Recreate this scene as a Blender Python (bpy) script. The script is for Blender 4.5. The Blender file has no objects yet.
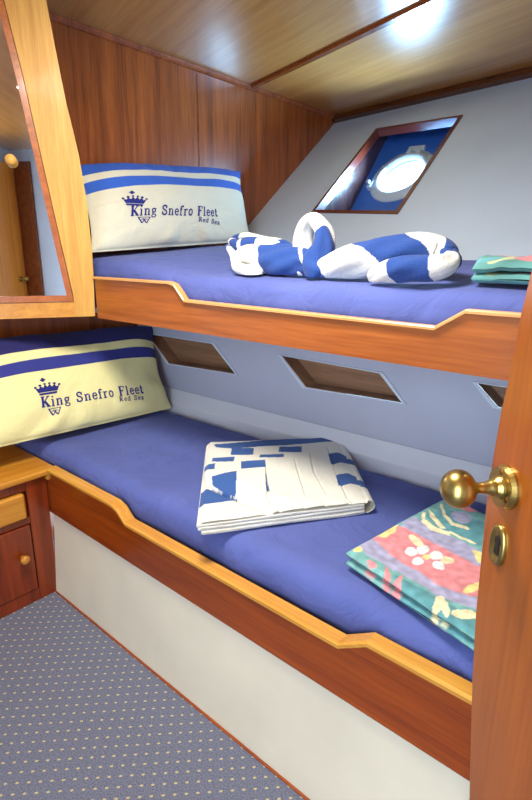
import bpy, bmesh, math, random
from mathutils import Vector, Matrix, noise
random.seed(4)
V = Vector
SC = bpy.context.scene
COL = SC.collection

# ------------------------------------------------------------------ camera
F, YAW, PITCH, ROLL, H = 514.5, .706586, .279253, .0077694, 1.25
cf = V((-math.sin(YAW)*math.cos(PITCH), math.cos(YAW)*math.cos(PITCH), -math.sin(PITCH)))
r0 = V((math.cos(YAW), math.sin(YAW), 0)); u0 = r0.cross(cf)
cr = r0*math.cos(ROLL) + u0*math.sin(ROLL)
cu = u0*math.cos(ROLL) - r0*math.sin(ROLL)
CAM = V((0, 0, H))
cd = bpy.data.cameras.new('camera'); cam = bpy.data.objects.new('camera', cd); COL.objects.link(cam)
M = Matrix((cr, cu, -cf)).transposed().to_4x4(); M.translation = CAM
cam.matrix_world = M
cd.sensor_fit = 'VERTICAL'; cd.sensor_height = 36; cd.lens = 36*F/800; cd.clip_start = .02
SC.camera = cam

def ray(px, py): return cr*((px-266)/F) - cu*((py-400)/F) + cf
def onp(px, py, P, n):
    d = ray(px, py); return CAM + d*((V(P)-CAM).dot(n)/d.dot(n))
def on(px, py, ax, val):
    n = V((0, 0, 0)); n[ax] = 1; P = V((0, 0, 0)); P[ax] = val
    return onp(px, py, P, n)

# ------------------------------------------------------------------ materials
def srgb(r, g, b):
    f = lambda c: (c/255/12.92) if c/255 <= .04045 else ((c/255+.055)/1.055)**2.4
    return (f(r), f(g), f(b), 1)
class NT:
    def __init__(s, name):
        s.m = bpy.data.materials.new(name); s.m.use_nodes = True
        s.t = s.m.node_tree; s.b = s.t.nodes['Principled BSDF']
    def n(s, typ, **kw):
        x = s.t.nodes.new(typ)
        for k, v in kw.items():
            if k.startswith('_'): setattr(x, k[1:], v)
            else: x.inputs[k.replace('_', ' ')].default_value = v
        return x
    def l(s, a, b): s.t.links.new(a, b)
def ramp(nt, fac, stops):
    r = nt.n('ShaderNodeValToRGB'); e = r.color_ramp.elements
    while len(e) < len(stops): e.new(.5)
    for i, (p, c) in enumerate(stops): e[i].position = p; e[i].color = c
    nt.l(fac, r.inputs[0]); return r
def wood(name, dark, light, axis='Z', rough=.3, coat=.4, fine=1.0, warp=.6, rot=0):
    nt = NT(name)
    tc = nt.n('ShaderNodeTexCoord'); mp = nt.n('ShaderNodeMapping')
    mp.inputs['Rotation'].default_value = (0, 0, rot)
    sc = {'X': (1.2, 26, 26), 'Y': (26, 1.2, 26), 'Z': (26, 26, 1.2)}[axis]
    mp2 = nt.n('ShaderNodeMapping'); mp2.inputs['Scale'].default_value = [c*fine for c in sc]
    nt.l(tc.outputs['Object'], mp.inputs[0]); nt.l(mp.outputs[0], mp2.inputs[0])
    n1 = nt.n('ShaderNodeTexNoise', Scale=1.0, Detail=5.0, Roughness=.6, Distortion=warp); nt.l(mp2.outputs[0], n1.inputs['Vector'])
    mp3 = nt.n('ShaderNodeMapping'); mp3.inputs['Scale'].default_value = [c*fine*6 for c in sc]
    nt.l(mp.outputs[0], mp3.inputs[0])
    n2 = nt.n('ShaderNodeTexNoise', Scale=1.0, Detail=3.0); nt.l(mp3.outputs[0], n2.inputs['Vector'])
    mx = nt.n('ShaderNodeMix', _data_type='FLOAT'); mx.inputs[0].default_value = .35
    nt.l(n1.outputs[0], mx.inputs[2]); nt.l(n2.outputs[0], mx.inputs[3])
    r = ramp(nt, mx.outputs[0], [(.34, srgb(*dark)), (.66, srgb(*light))])
    nt.l(r.outputs[0], nt.b.inputs['Base Color'])
    nt.b.inputs['Roughness'].default_value = rough
    nt.b.inputs['Coat Weight'].default_value = coat; nt.b.inputs['Coat Roughness'].default_value = .2 if name == 'ceiling_veneer' else .12
    bp = nt.n('ShaderNodeBump', Strength=.06, Distance=.002); nt.l(mx.outputs[0], bp.inputs['Height']); nt.l(bp.outputs[0], nt.b.inputs['Normal'])
    return nt.m
def paint(name, c, rough=.5, var=.04, coat=0):
    nt = NT(name); tc = nt.n('ShaderNodeTexCoord')
    n1 = nt.n('ShaderNodeTexNoise', Scale=3.0, Detail=4.0); nt.l(tc.outputs['Object'], n1.inputs['Vector'])
    lo = [max(0, x*(1-var)) for x in c]; hi = [min(255, x*(1+var)) for x in c]
    r = ramp(nt, n1.outputs[0], [(.3, srgb(*lo)), (.7, srgb(*hi))]); nt.l(r.outputs[0], nt.b.inputs['Base Color'])
    nt.b.inputs['Roughness'].default_value = rough; nt.b.inputs['Coat Weight'].default_value = coat
    return nt.m
def cloth(name, c, c2=None, scale=900, rough=.9, sheen=.15, bump=.15, attr=False, wr=0, dist=.002):
    nt = NT(name); tc = nt.n('ShaderNodeTexCoord')
    n1 = nt.n('ShaderNodeTexNoise', Scale=float(scale), Detail=2.0); nt.l(tc.outputs['Object'], n1.inputs['Vector'])
    if attr:
        a = nt.n('ShaderNodeAttribute', _attribute_name='print')
        hs = nt.n('ShaderNodeHueSaturation'); nt.l(a.outputs[0], hs.inputs['Color'])
        mr = nt.n('ShaderNodeMapRange'); mr.inputs[1].default_value = .3; mr.inputs[2].default_value = .7; mr.inputs[3].default_value = .9; mr.inputs[4].default_value = 1.08
        nt.l(n1.outputs[0], mr.inputs[0]); nt.l(mr.outputs[0], hs.inputs['Value']); nt.l(hs.outputs[0], nt.b.inputs['Base Color'])
    else:
        n3 = nt.n('ShaderNodeTexNoise', Scale=4.0, Detail=3.0); nt.l(tc.outputs['Object'], n3.inputs['Vector'])
        c2 = c2 or [x*.9 for x in c]
        r = ramp(nt, n3.outputs[0], [(.35, srgb(*c2)), (.65, srgb(*c))]); nt.l(r.outputs[0], nt.b.inputs['Base Color'])
    nt.b.inputs['Roughness'].default_value = rough; nt.b.inputs['Sheen Weight'].default_value = sheen
    bp = nt.n('ShaderNodeBump', Strength=bump, Distance=dist); nt.l(n1.outputs[0], bp.inputs['Height']); nt.l(bp.outputs[0], nt.b.inputs['Normal'])
    if wr:
        n5 = nt.n('ShaderNodeTexNoise', Scale=7.0, Detail=4.0, Roughness=.5, Distortion=2.2); nt.l(tc.outputs['Object'], n5.inputs['Vector'])
        b5 = nt.n('ShaderNodeBump', Strength=wr, Distance=.02); nt.l(n5.outputs[0], b5.inputs['Height']); nt.l(b5.outputs[0], bp.inputs['Normal'])
    return nt.m
def metal(name, c, rough=.25):
    nt = NT(name); tc = nt.n('ShaderNodeTexCoord')
    n1 = nt.n('ShaderNodeTexNoise', Scale=40.0, Detail=4.0); nt.l(tc.outputs['Object'], n1.inputs['Vector'])
    r = ramp(nt, n1.outputs[0], [(.3, srgb(*[x*.82 for x in c])), (.7, srgb(*c))]); nt.l(r.outputs[0], nt.b.inputs['Base Color'])
    nt.b.inputs['Metallic'].default_value = 1; nt.b.inputs['Roughness'].default_value = rough
    return nt.m

MAHOG_Z = wood('mahogany_upright', (104, 40, 12), (172, 88, 36), 'Z', .32, .35)
MAHOG_X = wood('mahogany_long', (134, 66, 20), (182, 102, 42), 'X', .3, .35)
MAHOG_DEEP = wood('mahogany_deep', (118, 42, 2), (166, 74, 8), 'X', .3, .35)
MAHOG_POST = wood('mahogany_post', (94, 30, 4), (142, 56, 12), 'Z', .3, .35)
OAK_Z = wood('light_wood_upright', (182, 126, 44), (210, 162, 76), 'Z', .55, .05, 1.6)
OAK_X = wood('light_wood_long', (186, 122, 38), (216, 160, 66), 'X', .4, .25, 1.6)
OAK_Y = wood('light_wood_cross', (180, 112, 28), (210, 150, 52), 'Y', .4, .25, 1.6)
DOORW = wood('door_wood', (126, 60, 8), (166, 88, 20), 'Z', .3, .35, .8)
CEILW = wood('ceiling_veneer', (170, 108, 48), (204, 146, 80), 'X', .3, .9, .8, .3, rot=.28)
TRIMW = wood('trim_wood', (92, 40, 14), (140, 72, 28), 'X', .25, .5)
BULK = wood('bulkhead_veneer', (108, 50, 16), (176, 94, 38), 'Z', .3, .4, 1.0, .4)
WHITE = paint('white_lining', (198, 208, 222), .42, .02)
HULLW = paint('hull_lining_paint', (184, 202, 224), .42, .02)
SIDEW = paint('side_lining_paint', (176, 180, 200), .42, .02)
LEDGE = paint('ledge_paint', (212, 216, 226), .42, .02)
CREAM = paint('cream_panel', (222, 212, 190), .4)
CUBBY = wood('cubby_wood', (120, 84, 62), (156, 116, 88), 'X', .4, .2)
PLATE_BLUECAST = paint('hull_plate_blue_cast', (44, 96, 190), .4)  # white plate; the blue cast of the light is put into its colour
RINGM = paint('porthole_metal', (176, 194, 214), .3, .05, .4)
BRASS = metal('brass', (200, 174, 100), .3)
BRASSD = metal('dark_screw', (130, 96, 40), .35)
SHEET = cloth('blue_sheet', (80, 93, 160), (70, 82, 147), 1200, .85, .05, .05, False, .45)
SHEET_U = SHEET
DARK = paint('dark_void', (22, 12, 8), .8)
INK = cloth('ink_blue', (28, 34, 120), None, 900, .9, 0, .02)
PRINTC = cloth('printed_cloth', (255, 255, 255), attr=True, scale=700, bump=.08, wr=.3, sheen=.05)
TERRY = cloth('terry_cloth', (255, 255, 255), attr=True, scale=330, bump=.7, sheen=.08, dist=.004)
def mirror_mat():
    nt = NT('mirror_glass'); tc = nt.n('ShaderNodeTexCoord'); n1 = nt.n('ShaderNodeTexNoise', Scale=2.0); nt.l(tc.outputs['Object'], n1.inputs['Vector'])
    r = ramp(nt, n1.outputs[0], [(0, (.86, .88, .9, 1)), (1, (.92, .93, .94, 1))]); nt.l(r.outputs[0], nt.b.inputs['Base Color'])
    nt.b.inputs['Metallic'].default_value = 1; nt.b.inputs['Roughness'].default_value = .015; return nt.m
MIRROR = mirror_mat()
def glass_mat():
    nt = NT('porthole_glass'); g = nt.b
    tr = nt.n('ShaderNodeBsdfTransparent', Color=(.95, .98, 1, 1)); gl = nt.n('ShaderNodeBsdfGlossy', Roughness=.02); mx = nt.n('ShaderNodeMixShader'); mx.inputs[0].default_value = .06
    nt.l(tr.outputs[0], mx.inputs[1]); nt.l(gl.outputs[0], mx.inputs[2]); nt.l(mx.outputs[0], nt.t.nodes['Material Output'].inputs[0]); return nt.m
GLASS = glass_mat()
def carpet_mat():
    nt = NT('dotted_carpet'); tc = nt.n('ShaderNodeTexCoord'); sp = nt.n('ShaderNodeSeparateXYZ'); nt.l(tc.outputs['Object'], sp.inputs[0])
    def mth(op, a, b=None, c=None):
        x = nt.n('ShaderNodeMath', _operation=op)
        for i, v in enumerate((a, b, c)):
            if v is None: continue
            if isinstance(v, (int, float)): x.inputs[i].default_value = v
            else: nt.l(v, x.inputs[i])
        return x.outputs[0]
    p = .039
    masks = []
    for off in (0, .5):
        ds = []
        for ax in (0, 1):
            f = mth('FRACT', mth('ADD', mth('MULTIPLY', sp.outputs[ax], 1/p), off + 100))
            ds.append(mth('SUBTRACT', f, .5))
        a = mth('ADD', ds[0], ds[1]); b = mth('SUBTRACT', ds[0], ds[1])   # elongated dash
        q = mth('ADD', mth('POWER', mth('MULTIPLY', mth('ABSOLUTE', a), 6.4), 2), mth('POWER', mth('MULTIPLY', mth('ABSOLUTE', b), 10.5), 2))
        masks.append(mth('LESS_THAN', q, 1.0))
    m = mth('MAXIMUM', *masks)
    n1 = nt.n('ShaderNodeTexNoise', Scale=260.0, Detail=3.0); nt.l(tc.outputs['Object'], n1.inputs['Vector'])
    base = ramp(nt, n1.outputs[0], [(.3, srgb(76, 81, 102)), (.7, srgb(120, 124, 144))])
    mx = nt.n('ShaderNodeMix', _data_type='RGBA'); nt.l(mth('MULTIPLY', m, .7), mx.inputs[0]); nt.l(base.outputs[0], mx.inputs[6]); mx.inputs[7].default_value = srgb(214, 196, 130)
    nt.l(mx.outputs[2], nt.b.inputs['Base Color']); nt.b.inputs['Roughness'].default_value = .95
    bp = nt.n('ShaderNodeBump', Strength=.6, Distance=.003); nt.l(n1.outputs[0], bp.inputs['Height']); nt.l(bp.outputs[0], nt.b.inputs['Normal'])
    return nt.m
CARPET = carpet_mat()

# ------------------------------------------------------------------ object helpers
def empty(name, label, cat, loc, group=None):
    o = bpy.data.objects.new(name, None); COL.objects.link(o); o.location = loc; o.empty_display_size = .05
    tag(o, label, cat, group); return o
def tag(o, label, cat, group=None):
    o['label'] = label; o['category'] = cat
    if group: o['group'] = group
    return o
def wloc(o):
    p = V((0, 0, 0))
    while o is not None: p += V(o.location); o = o.parent
    return p
def mesh(name, verts, faces, mat, parent=None, loc=None, smooth=False, bevel=0, cols=None, kind=None, seg=2):
    """verts in world space; stored relative to the object's own origin"""
    base = wloc(parent) if parent else V((0, 0, 0))
    o_loc = V(loc) if loc is not None else base
    me = bpy.data.meshes.new(name)
    me.from_pydata([tuple(V(v)-o_loc) for v in verts], [], faces); me.update()
    bm = bmesh.new(); bm.from_mesh(me); bmesh.ops.recalc_face_normals(bm, faces=bm.faces)
    bm.to_mesh(me); bm.free()
    if cols:
        a = me.color_attributes.new('print', 'FLOAT_COLOR', 'POINT')
        for i, c in enumerate(cols): a.data[i].color = c
    o = bpy.data.objects.new(name, me); COL.objects.link(o); me.materials.append(mat)
    if parent: o.parent = parent
    o.location = o_loc - base
    if smooth:
        for p in me.polygons: p.use_smooth = True
    if bevel:
        b = o.modifiers.new('bevel', 'BEVEL'); b.width = bevel; b.segments = seg; b.limit_method = 'ANGLE'; b.angle_limit = math.radians(35)
        for p in me.polygons: p.use_smooth = True
        w = o.modifiers.new('wn', 'WEIGHTED_NORMAL'); w.keep_sharp = False
    if kind: o['kind'] = kind
    return o
def prism(pts, d):
    """solid from a flat outline pts pushed along vector d"""
    n = len(pts); vs = [V(p) for p in pts] + [V(p)+V(d) for p in pts]
    fs = [tuple(range(n)), tuple(range(2*n-1, n-1, -1))] + [(i, (i+1) % n, n+(i+1) % n, n+i) for i in range(n)]
    return vs, fs
def box(x0, x1, y0, y1, z0, z1):
    return prism([(x0, y0, z0), (x1, y0, z0), (x1, y1, z0), (x0, y1, z0)], (0, 0, z1-z0))
def join(*ms):
    vs, fs = [], []
    for v, f in ms:
        k = len(vs); vs += list(v); fs += [tuple(i+k for i in q) for q in f]
    return vs, fs
def tube(path, rad, n=12, closed=False, cap=True):
    P = [V(p) for p in path]; m = len(P)
    vs, fs = [], []
    up = V((0, 0, 1)); prev = None
    for i, p in enumerate(P):
        if closed: t = (P[(i+1) % m]-P[i-1]).normalized()
        else: t = (P[min(i+1, m-1)]-P[max(i-1, 0)]).normalized()
        if prev is None:
            a = t.cross(up)
            if a.length < .1: a = t.cross(V((1, 0, 0)))
        else: a = prev - t*prev.dot(t)
        a.normalize(); prev = a; b = t.cross(a)
        r = rad[i] if isinstance(rad, (list, tuple)) else rad
        for k in range(n):
            th = 2*math.pi*k/n; vs.append(p + a*(r*math.cos(th)) + b*(r*math.sin(th)))
    for i in range(m if closed else m-1):
        j = (i+1) % m
        for k in range(n): fs.append((i*n+k, i*n+(k+1) % n, j*n+(k+1) % n, j*n+k))
    if cap and not closed:
        fs.append(tuple(range(n-1, -1, -1))); fs.append(tuple((m-1)*n+k for k in range(n)))
    return vs, fs
def lathe(P, axis, prof, n=32):
    """prof: (distance along axis, radius)"""
    P = V(P); ax = V(axis).normalized(); a = ax.cross(V((0, 0, 1)))
    if a.length < .1: a = V((1, 0, 0))
    a.normalize(); b = ax.cross(a); vs, fs = [], []
    for d, r in prof:
        for k in range(n):
            t = 2*math.pi*k/n; vs.append(P + ax*d + a*(r*math.cos(t)) + b*(r*math.sin(t)))
    for i in range(len(prof)-1):
        for k in range(n): fs.append((i*n+k, i*n+(k+1) % n, (i+1)*n+(k+1) % n, (i+1)*n+k))
    fs.append(tuple(range(n-1, -1, -1))); fs.append(tuple((len(prof)-1)*n+k for k in range(n)))
    return vs, fs
def nz(x, y, z=0, s=1.0): return noise.noise(V((x*s, y*s, z*s)))

# ------------------------------------------------------------------ key dimensions
XH = -2.07          # head bulkhead
XC = -1.70          # fronts of the nightstand / mirror cabinet corner
XF = .22            # foot bulkhead of the bunks
YL, YU = .78, 1.03  # front faces of the lower and upper bunk boards
P1 = on(340, 118, 0, XH); ZC = P1.z
P2 = on(532, 72, 2, ZC); P3 = on(250, 225, 0, XH)
HN = (P2-P1).cross(P3-P1).normalized()
if HN.y < 0: HN = -HN
def hull_y(x, z): return (HN.dot(P1) - HN.x*x - HN.z*z)/HN.y
def wall_y(x): return 1.5 + .03*(x+1.2)      # lower hull lining
XR = 1.0            # right wall
YB = -1.15          # wall behind
ST = 'structure'

# ------------------------------------------------------------------ room
mesh('floor', *box(-2.3, XR+.1, YB-.1, 1.0, -.05, 0), CARPET, kind=ST)
mesh('ceiling', *box(XH-.1, XR+.1, YB-.1, 3.4, ZC, ZC+.05), CEILW, kind=ST)
mesh('wall_head', *box(XH-.05, XH, .3, 3.4, -.0, ZC), BULK, kind=ST)
mesh('wall_foot', *box(XF, XF+.04, YL-.02, 3.4, 0, ZC), BULK, kind=ST)
mesh('wall_right', *box(XR, XR+.05, YB, .86, 0, ZC), WHITE, kind=ST)
mesh('wall_corner', *box(XF+.04, XR, .80, .86, 0, ZC), WHITE, kind=ST)
mesh('wall_left', *box(XH-.05, XC-.30, YB, .3, 0, ZC), WHITE, kind=ST)
# rear wall with an unseen doorway left open to let in fill light
mesh('wall_rear', *join(box(XH, -.35, YB-.05, YB, 0, ZC), box(.42, XR, YB-.05, YB, 0, ZC), box(-.35, .42, YB-.05, YB, 1.95, ZC)), WHITE, kind=ST)

# sloping hull lining with the porthole opening
OC = [onp(377, 130.5, P1, HN), onp(462.5, 117.5, P1, HN), onp(398, 215, P1, HN), onp(313, 213.5, P1, HN)]   # TL TR BR BL
ZK = 1.02
def hp(x, z): return V((x, hull_y(x, z), z))
A, B, Cc, D = hp(XH, ZC), hp(XF, ZC), hp(XF, ZK), hp(XH, ZK)
outer = [A, B, Cc, D]; vs = outer + OC
fs = [(0, 1, 5, 4), (1, 2, 6, 5), (2, 3, 7, 6), (3, 0, 4, 7)]
o = mesh('wall_hull', vs, fs, HULLW, kind=ST)
so = o.modifiers.new('s', 'SOLIDIFY'); so.thickness = .012; so.offset = 0
# lower hull lining with three cubby openings
LN = V((-.03, 1, 0)).normalized(); LP = V((-1.2, 1.5, .6))
def lw(px, py): return onp(px, py, LP, LN)
cub = [[lw(146.8, 333.5), lw(212.7, 343.7), lw(236.4, 374), lw(168.8, 363.3)],
       [lw(281.5, 355.3), lw(380, 373), lw(403, 403), lw(306, 387)],
       [lw(476.8, 382.7), lw(566, 396), lw(590, 424), lw(498, 407)]]
zt, zb = 1.06, .50
W = lambda x, z: V((x, wall_y(x), z))
vs = []; fs = []
xs = [XH, -1.36, -.62, XF]
cub[0] = [V(p) for p in cub[0]]
for p in cub[0]:
    if p.x < XH+.012: p.x = XH+.012; p.y = wall_y(p.x)
for i, c in enumerate(cub):
    k = len(vs); vs += [W(xs[i], zt), W(xs[i+1], zt), W(xs[i+1], zb), W(xs[i], zb)] + c
    fs += [(k, k+1, k+5, k+4), (k+1, k+2, k+6, k+5), (k+2, k+3, k+7, k+6), (k+3, k, k+4, k+7)]
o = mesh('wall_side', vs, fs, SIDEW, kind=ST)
for i, c in enumerate(cub):
    cen = sum(c, V())/4
    e = empty('wall_cubby', ['dark wooden storage cubby in the white hull lining beside the lower pillow',
                             'middle dark storage cubby in the white hull lining above the striped folded towel',
                             'storage cubby in the white lining half hidden by the open door edge'][i], 'storage cubby', cen, 'cubbies under the upper bunk')
    dd = V((0, .07, 0)); e0 = V((0, .001, 0))
    back = [p+dd for p in c]; n4 = range(4)
    vs = [p+e0 for p in c]+back; fs = [(4, 5, 6, 7)]+[(j, (j+1) % 4, 4+(j+1) % 4, 4+j) for j in n4]
    mesh('cubby_lining', vs, fs, CUBBY, e)
    big = [cen+(p-cen)*1.0+(p-cen).normalized()*.013 for p in c]
    f0 = V((0, -.006, 0))
    vs = [p+f0 for p in big]+[p+f0 for p in c]+[p-V((0, .0005, 0)) for p in big]+[p for p in c]
    fs = [(j, (j+1) % 4, 4+(j+1) % 4, 4+j) for j in n4]+[(8+j, 8+(j+1) % 4, (j+1) % 4, j) for j in n4]+[(4+j, 4+(j+1) % 4, 12+(j+1) % 4, 12+j) for j in n4]
    mesh('cubby_frame', vs, fs, WHITE, e)
# sloped ledge where lining meets mattress
q = [(XH, 0), (XF, 0)]
L0, L1 = W(XH, .0), W(XF, .0)
vs, fs = prism([L0+V((0, -.045, .46)), L0+V((0, -.045, .585)), L0+V((0, -.001, .64)), L0+V((0, -.001, .46))], L1-L0)
mesh('trim_1', vs, fs, LEDGE, kind=ST, bevel=.004)

# trims at the ceiling
def bar(a, b, prof):
    a, b = V(a), V(b); n = len(prof)
    return prism([a+V(p) for p in prof], b-a)
mesh('trim_2', *bar((XH+.001, .5, ZC-.001), (XH+.001, P1.y-.01, ZC-.001), [(0, 0, 0), (.018, 0, 0), (.015, 0, -.010), (.007, 0, -.018), (0, 0, -.021)]), MAHOG_Z, kind=ST)
ta, tb = P1+V((0, -.004, -.001)), hp(XF, ZC)+V((0, -.004, -.001))
mesh('trim_3', *bar(ta, tb, [(0, 0, 0), (0, -.085, 0), (0, -.09, -.028), (0, -.05, -.045)]), wood('dark_trim', (56, 26, 12), (96, 50, 22), 'X', .25, .5), kind=ST)
ta2, tb2 = hp(XH, ZC-.035), hp(XF, ZC-.035)
mesh('trim_4', *bar(ta2, tb2, [(0, -.004, 0), (0, -.012, -.006), (0, -.05, -.045), (0, -.04, -.04)]), LEDGE, kind=ST)
# batten across the ceiling
s0, s1 = on(248, 88, 2, ZC), on(430, 0, 2, ZC); dv = (s1-s0); s1 = s0+dv*1.7; pr = dv.normalized().cross(V((0, 0, 1)))*.02
mesh('trim_5', *prism([s0-pr-V((0, 0, .001)), s0+pr-V((0, 0, .001)), s0+pr*.7-V((0, 0, .012)), s0-pr*.7-V((0, 0, .012))], s1-s0), TRIMW, kind=ST)
# panel joint in the head bulkhead
j0 = on(193, 78, 0, XH); j1 = on(199, 160, 0, XH)
mesh('trim_6', *box(XH, XH+.002, j1.y-.003, j1.y+.003, 1.1, ZC-.03), TRIMW, kind=ST)

# porthole recess
BL_ = on(352, 208, 0, OC[3].x); TL_ = on(385, 142, 0, OC[0].x)
sl = (TL_.y-BL_.y)/(TL_.z-BL_.z)
tap = V((OC[1].x-OC[0].x, OC[1].y-OC[0].y, 0))
bz0, bz1 = OC[3].z+.0, OC[0].z-.0
def bp_(base, z): return V((base.x, BL_.y+sl*(z-BL_.z), z))
bTL, bBL = bp_(OC[0], OC[0].z), bp_(OC[3], OC[3].z)
bTR, bBR = bTL+V((tap.x, tap.y*.5, -.02)), bBL+V((OC[2].x-OC[3].x, tap.y*.5, -.02))
PN = (bTR-bTL).cross(bBL-bTL).normalized()
if PN.y < 0: PN = -PN
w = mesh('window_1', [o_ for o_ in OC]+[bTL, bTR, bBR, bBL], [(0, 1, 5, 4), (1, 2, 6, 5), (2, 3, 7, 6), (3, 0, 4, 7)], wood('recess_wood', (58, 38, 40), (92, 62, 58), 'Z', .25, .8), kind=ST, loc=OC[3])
RC = onp(402, 176.5, bTL, PN); RG = .128
ax_u = (bTR-bTL).normalized(); ax_v = PN.cross(ax_u).normalized()
if ax_v.z < 0: ax_v = -ax_v
def circ(c, r, n, ph=0): return [c+ax_u*(r*math.cos(2*math.pi*k/n+ph))+ax_v*(r*math.sin(2*math.pi*k/n+ph)) for k in range(n)]
n = 64; inner = circ(RC, RG, n); rim = []
quad = [bTR, bTL, bBL, bBR]
def clip_edge(k):
    th = 2*math.pi*k/n; d = ax_u*math.cos(th)+ax_v*math.sin(th); best = None
    for i in range(4):
        a, b = quad[i], quad[(i+1) % 4]; e = b-a
        A2 = [[d.dot(ax_u), -e.dot(ax_u)], [d.dot(ax_v), -e.dot(ax_v)]]; rh = [(a-RC).dot(ax_u), (a-RC).dot(ax_v)]
        det = A2[0][0]*A2[1][1]-A2[0][1]*A2[1][0]
        if abs(det) < 1e-9: continue
        t = (rh[0]*A2[1][1]-A2[0][1]*rh[1])/det; s_ = (A2[0][0]*rh[1]-rh[0]*A2[1][0])/det
        if t > 0 and -1e-6 <= s_ <= 1+1e-6 and (best is None or t < best): best = t
    return RC+d*(best or .3)
rim = [clip_edge(k) for k in range(n)]
vs = inner+rim+[p+PN*.02 for p in inner]
# corners filled with small fans
fs = [(k, (k+1) % n, n+(k+1) % n, n+k) for k in range(n)]+[(k, (k+1) % n, 2*n+(k+1) % n, 2*n+k) for k in range(n)]
for cpt in quad:
    ds = [((p-RC).angle(cpt-RC), k) for k, p in enumerate(rim)]
    ds.sort(); k1, k2 = ds[0][1], ds[1][1]; vs.append(cpt); fs.append((n+k1, n+k2, len(vs)-1))
mesh('hull_plate', vs, fs, PLATE_BLUECAST, w)
# metal ring, glass, hinge, dogs
def ringmesh(prof, n=64):
    vs, fs = [], []
    for r, d in prof: vs += [p-PN*d for p in circ(RC, r, n)]
    m = len(prof)
    for i in range(m):
        j = (i+1) % m
        for k in range(n): fs.append((i*n+k, i*n+(k+1) % n, j*n+(k+1) % n, j*n+k))
    return vs, fs
ring = mesh('window_frame', *ringmesh([(.126, -.01), (.126, .014), (.133, .024), (.148, .024), (.153, .014), (.178, .012), (.182, .002), (.182, -.001)]), RINGM, w, smooth=True)
for k in range(10):
    c = circ(RC, .166, 10, .2)[k]-PN*.012
    mesh('bolt', *lathe(c, -PN, [(0, .007), (.004, .007), (.006, .004)], 10), RINGM, ring)
def lblock(c, du, dv_, dn):
    return prism([c+ax_u*a+ax_v*b for a, b in ((-du, -dv_), (du, -dv_), (du, dv_), (-du, dv_))], -PN*dn)
mesh('hinge', *join(lblock(RC+ax_v*.19, .05, .014, .02), lblock(RC+ax_v*.168-ax_u*.03, .012, .02, .026), lblock(RC+ax_v*.168+ax_u*.03, .012, .02, .026)), RINGM, ring, bevel=.003)
for th in (math.radians(205), math.radians(-20)):
    c = RC+ax_u*(.175*math.cos(th))+ax_v*(.175*math.sin(th))
    mesh('clamp', *join(lblock(c, .012, .02, .03), lathe(c-PN*.03, -PN, [(0, .006), (.012, .006), (.014, .012), (.022, .012), (.025, .008)], 12)), RINGM, ring, bevel=.002)
mesh('window_glass', *prism(circ(RC+PN*.002, RG-.003, 48), PN*.006), GLASS, w)
# dark wooden surround on the lining
cen = sum(OC, V())/4; n4 = range(4)
def offs(c, d):   # inset/outset a quad by distance d in its plane
    out = []
    for i in n4:
        a, b, e = c[i-1], c[i], c[(i+1) % 4]
        d1 = (a-b).normalized(); d2 = (e-b).normalized(); s_ = math.sin(d1.angle(d2)); out.append(b+(-(d1+d2))*(d/s_))
    return out
fo = offs(OC, .004); fi = offs(OC, -.014)
up_ = -HN*.012; dn_ = HN*.03
vs = [p+up_ for p in fo]+[p+up_ for p in fi]+[p+dn_ for p in fi]+[p-HN*.006 for p in fo]
fs = [(j, (j+1) % 4, 4+(j+1) % 4, 4+j) for j in n4]+[(4+j, 4+(j+1) % 4, 8+(j+1) % 4, 8+j) for j in n4]+[(j, 12+j, 12+(j+1) % 4, (j+1) % 4) for j in n4]
mesh('surround', vs, fs, wood('surround_wood', (74, 26, 14), (108, 44, 26), 'X', .3, .4), w)

# ------------------------------------------------------------------ bunks
def board_outline(y, pts_top, zbot, x0, x1, ext=0):
    return [V((x0-ext, y, zbot)), V((x0-ext-.0001, y, pts_top[0][1]))]+[V((x, y, z)) for x, z in pts_top]+[V((x1, y, zbot))]
def bunk(root, tops, zbot, y, matb, matcap, th=.026, ch=.008, ext=0):
    x0, x1 = tops[0][0], tops[-1][0]
    ol = board_outline(y+.004, [(x, z-ch) for x, z in tops], zbot, x0, x1, ext)
    mesh('front_board', *prism(ol, (0, th-.004, 0)), matb, root, bevel=.003)
    # capping strip following the notched top
    k_ = ch/.008; prof = [(-.006*k_, -ch), (-.006*k_, .0), (-.001, .005*k_), (th-.001, .005*k_), (th+.004, 0), (th+.004, -ch)]
    vs = []; m = len(prof)
    for x, z in tops:
        for dy, dz in prof: vs.append(V((x, y+dy, z+dz)))
    fs = [(i*m+k, i*m+(k+1) % m, (i+1)*m+(k+1) % m, (i+1)*m+k) for i in range(len(tops)-1) for k in range(m)]
    fs += [tuple(range(m)), tuple((len(tops)-1)*m+k for k in range(m))]
    mesh('top_moulding', vs, fs, matcap, root)
low = empty('bunk_bed', 'lower built-in bunk with mahogany board, light wood lip and white base', 'bunk bed', (-.9, YL, 0), 'built-in bunks')
lt = [(XC+.001, .474), (XC+.0195, .474), (XC+.020, .506), (-1.285, .506), (-1.255, .498), (-1.215, .466), (-.46, .466), (-.395, .508), (XF-.005, .508)]
bunk(low, lt, .325, YL, MAHOG_DEEP, OAK_X, .03, .008, .03)
mesh('base_panel', *prism([V((XC+.0005, YL-.014, 0)), V((XC+.0005, YL+.012, .324)), V((XC+.0005, YL+.026, .324)), V((XC+.0005, YL+.002, 0))], (XF-.0055-XC, 0, 0)), CREAM, low)
mesh('floor_strip', *box(XC+.001, XF-.005, YL-.020, YL-.0145, .0, .005), MAHOG_DEEP, low)
mesh('platform', *prism([V((XH+.005, YL+.036, .40)), V((XF-.005, YL+.036, .40)), V((XF-.005, wall_y(XF)-.05, .40)), V((XH+.005, wall_y(XH)-.05, .40))], (0, 0, .02)), MAHOG_X, low)
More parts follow.
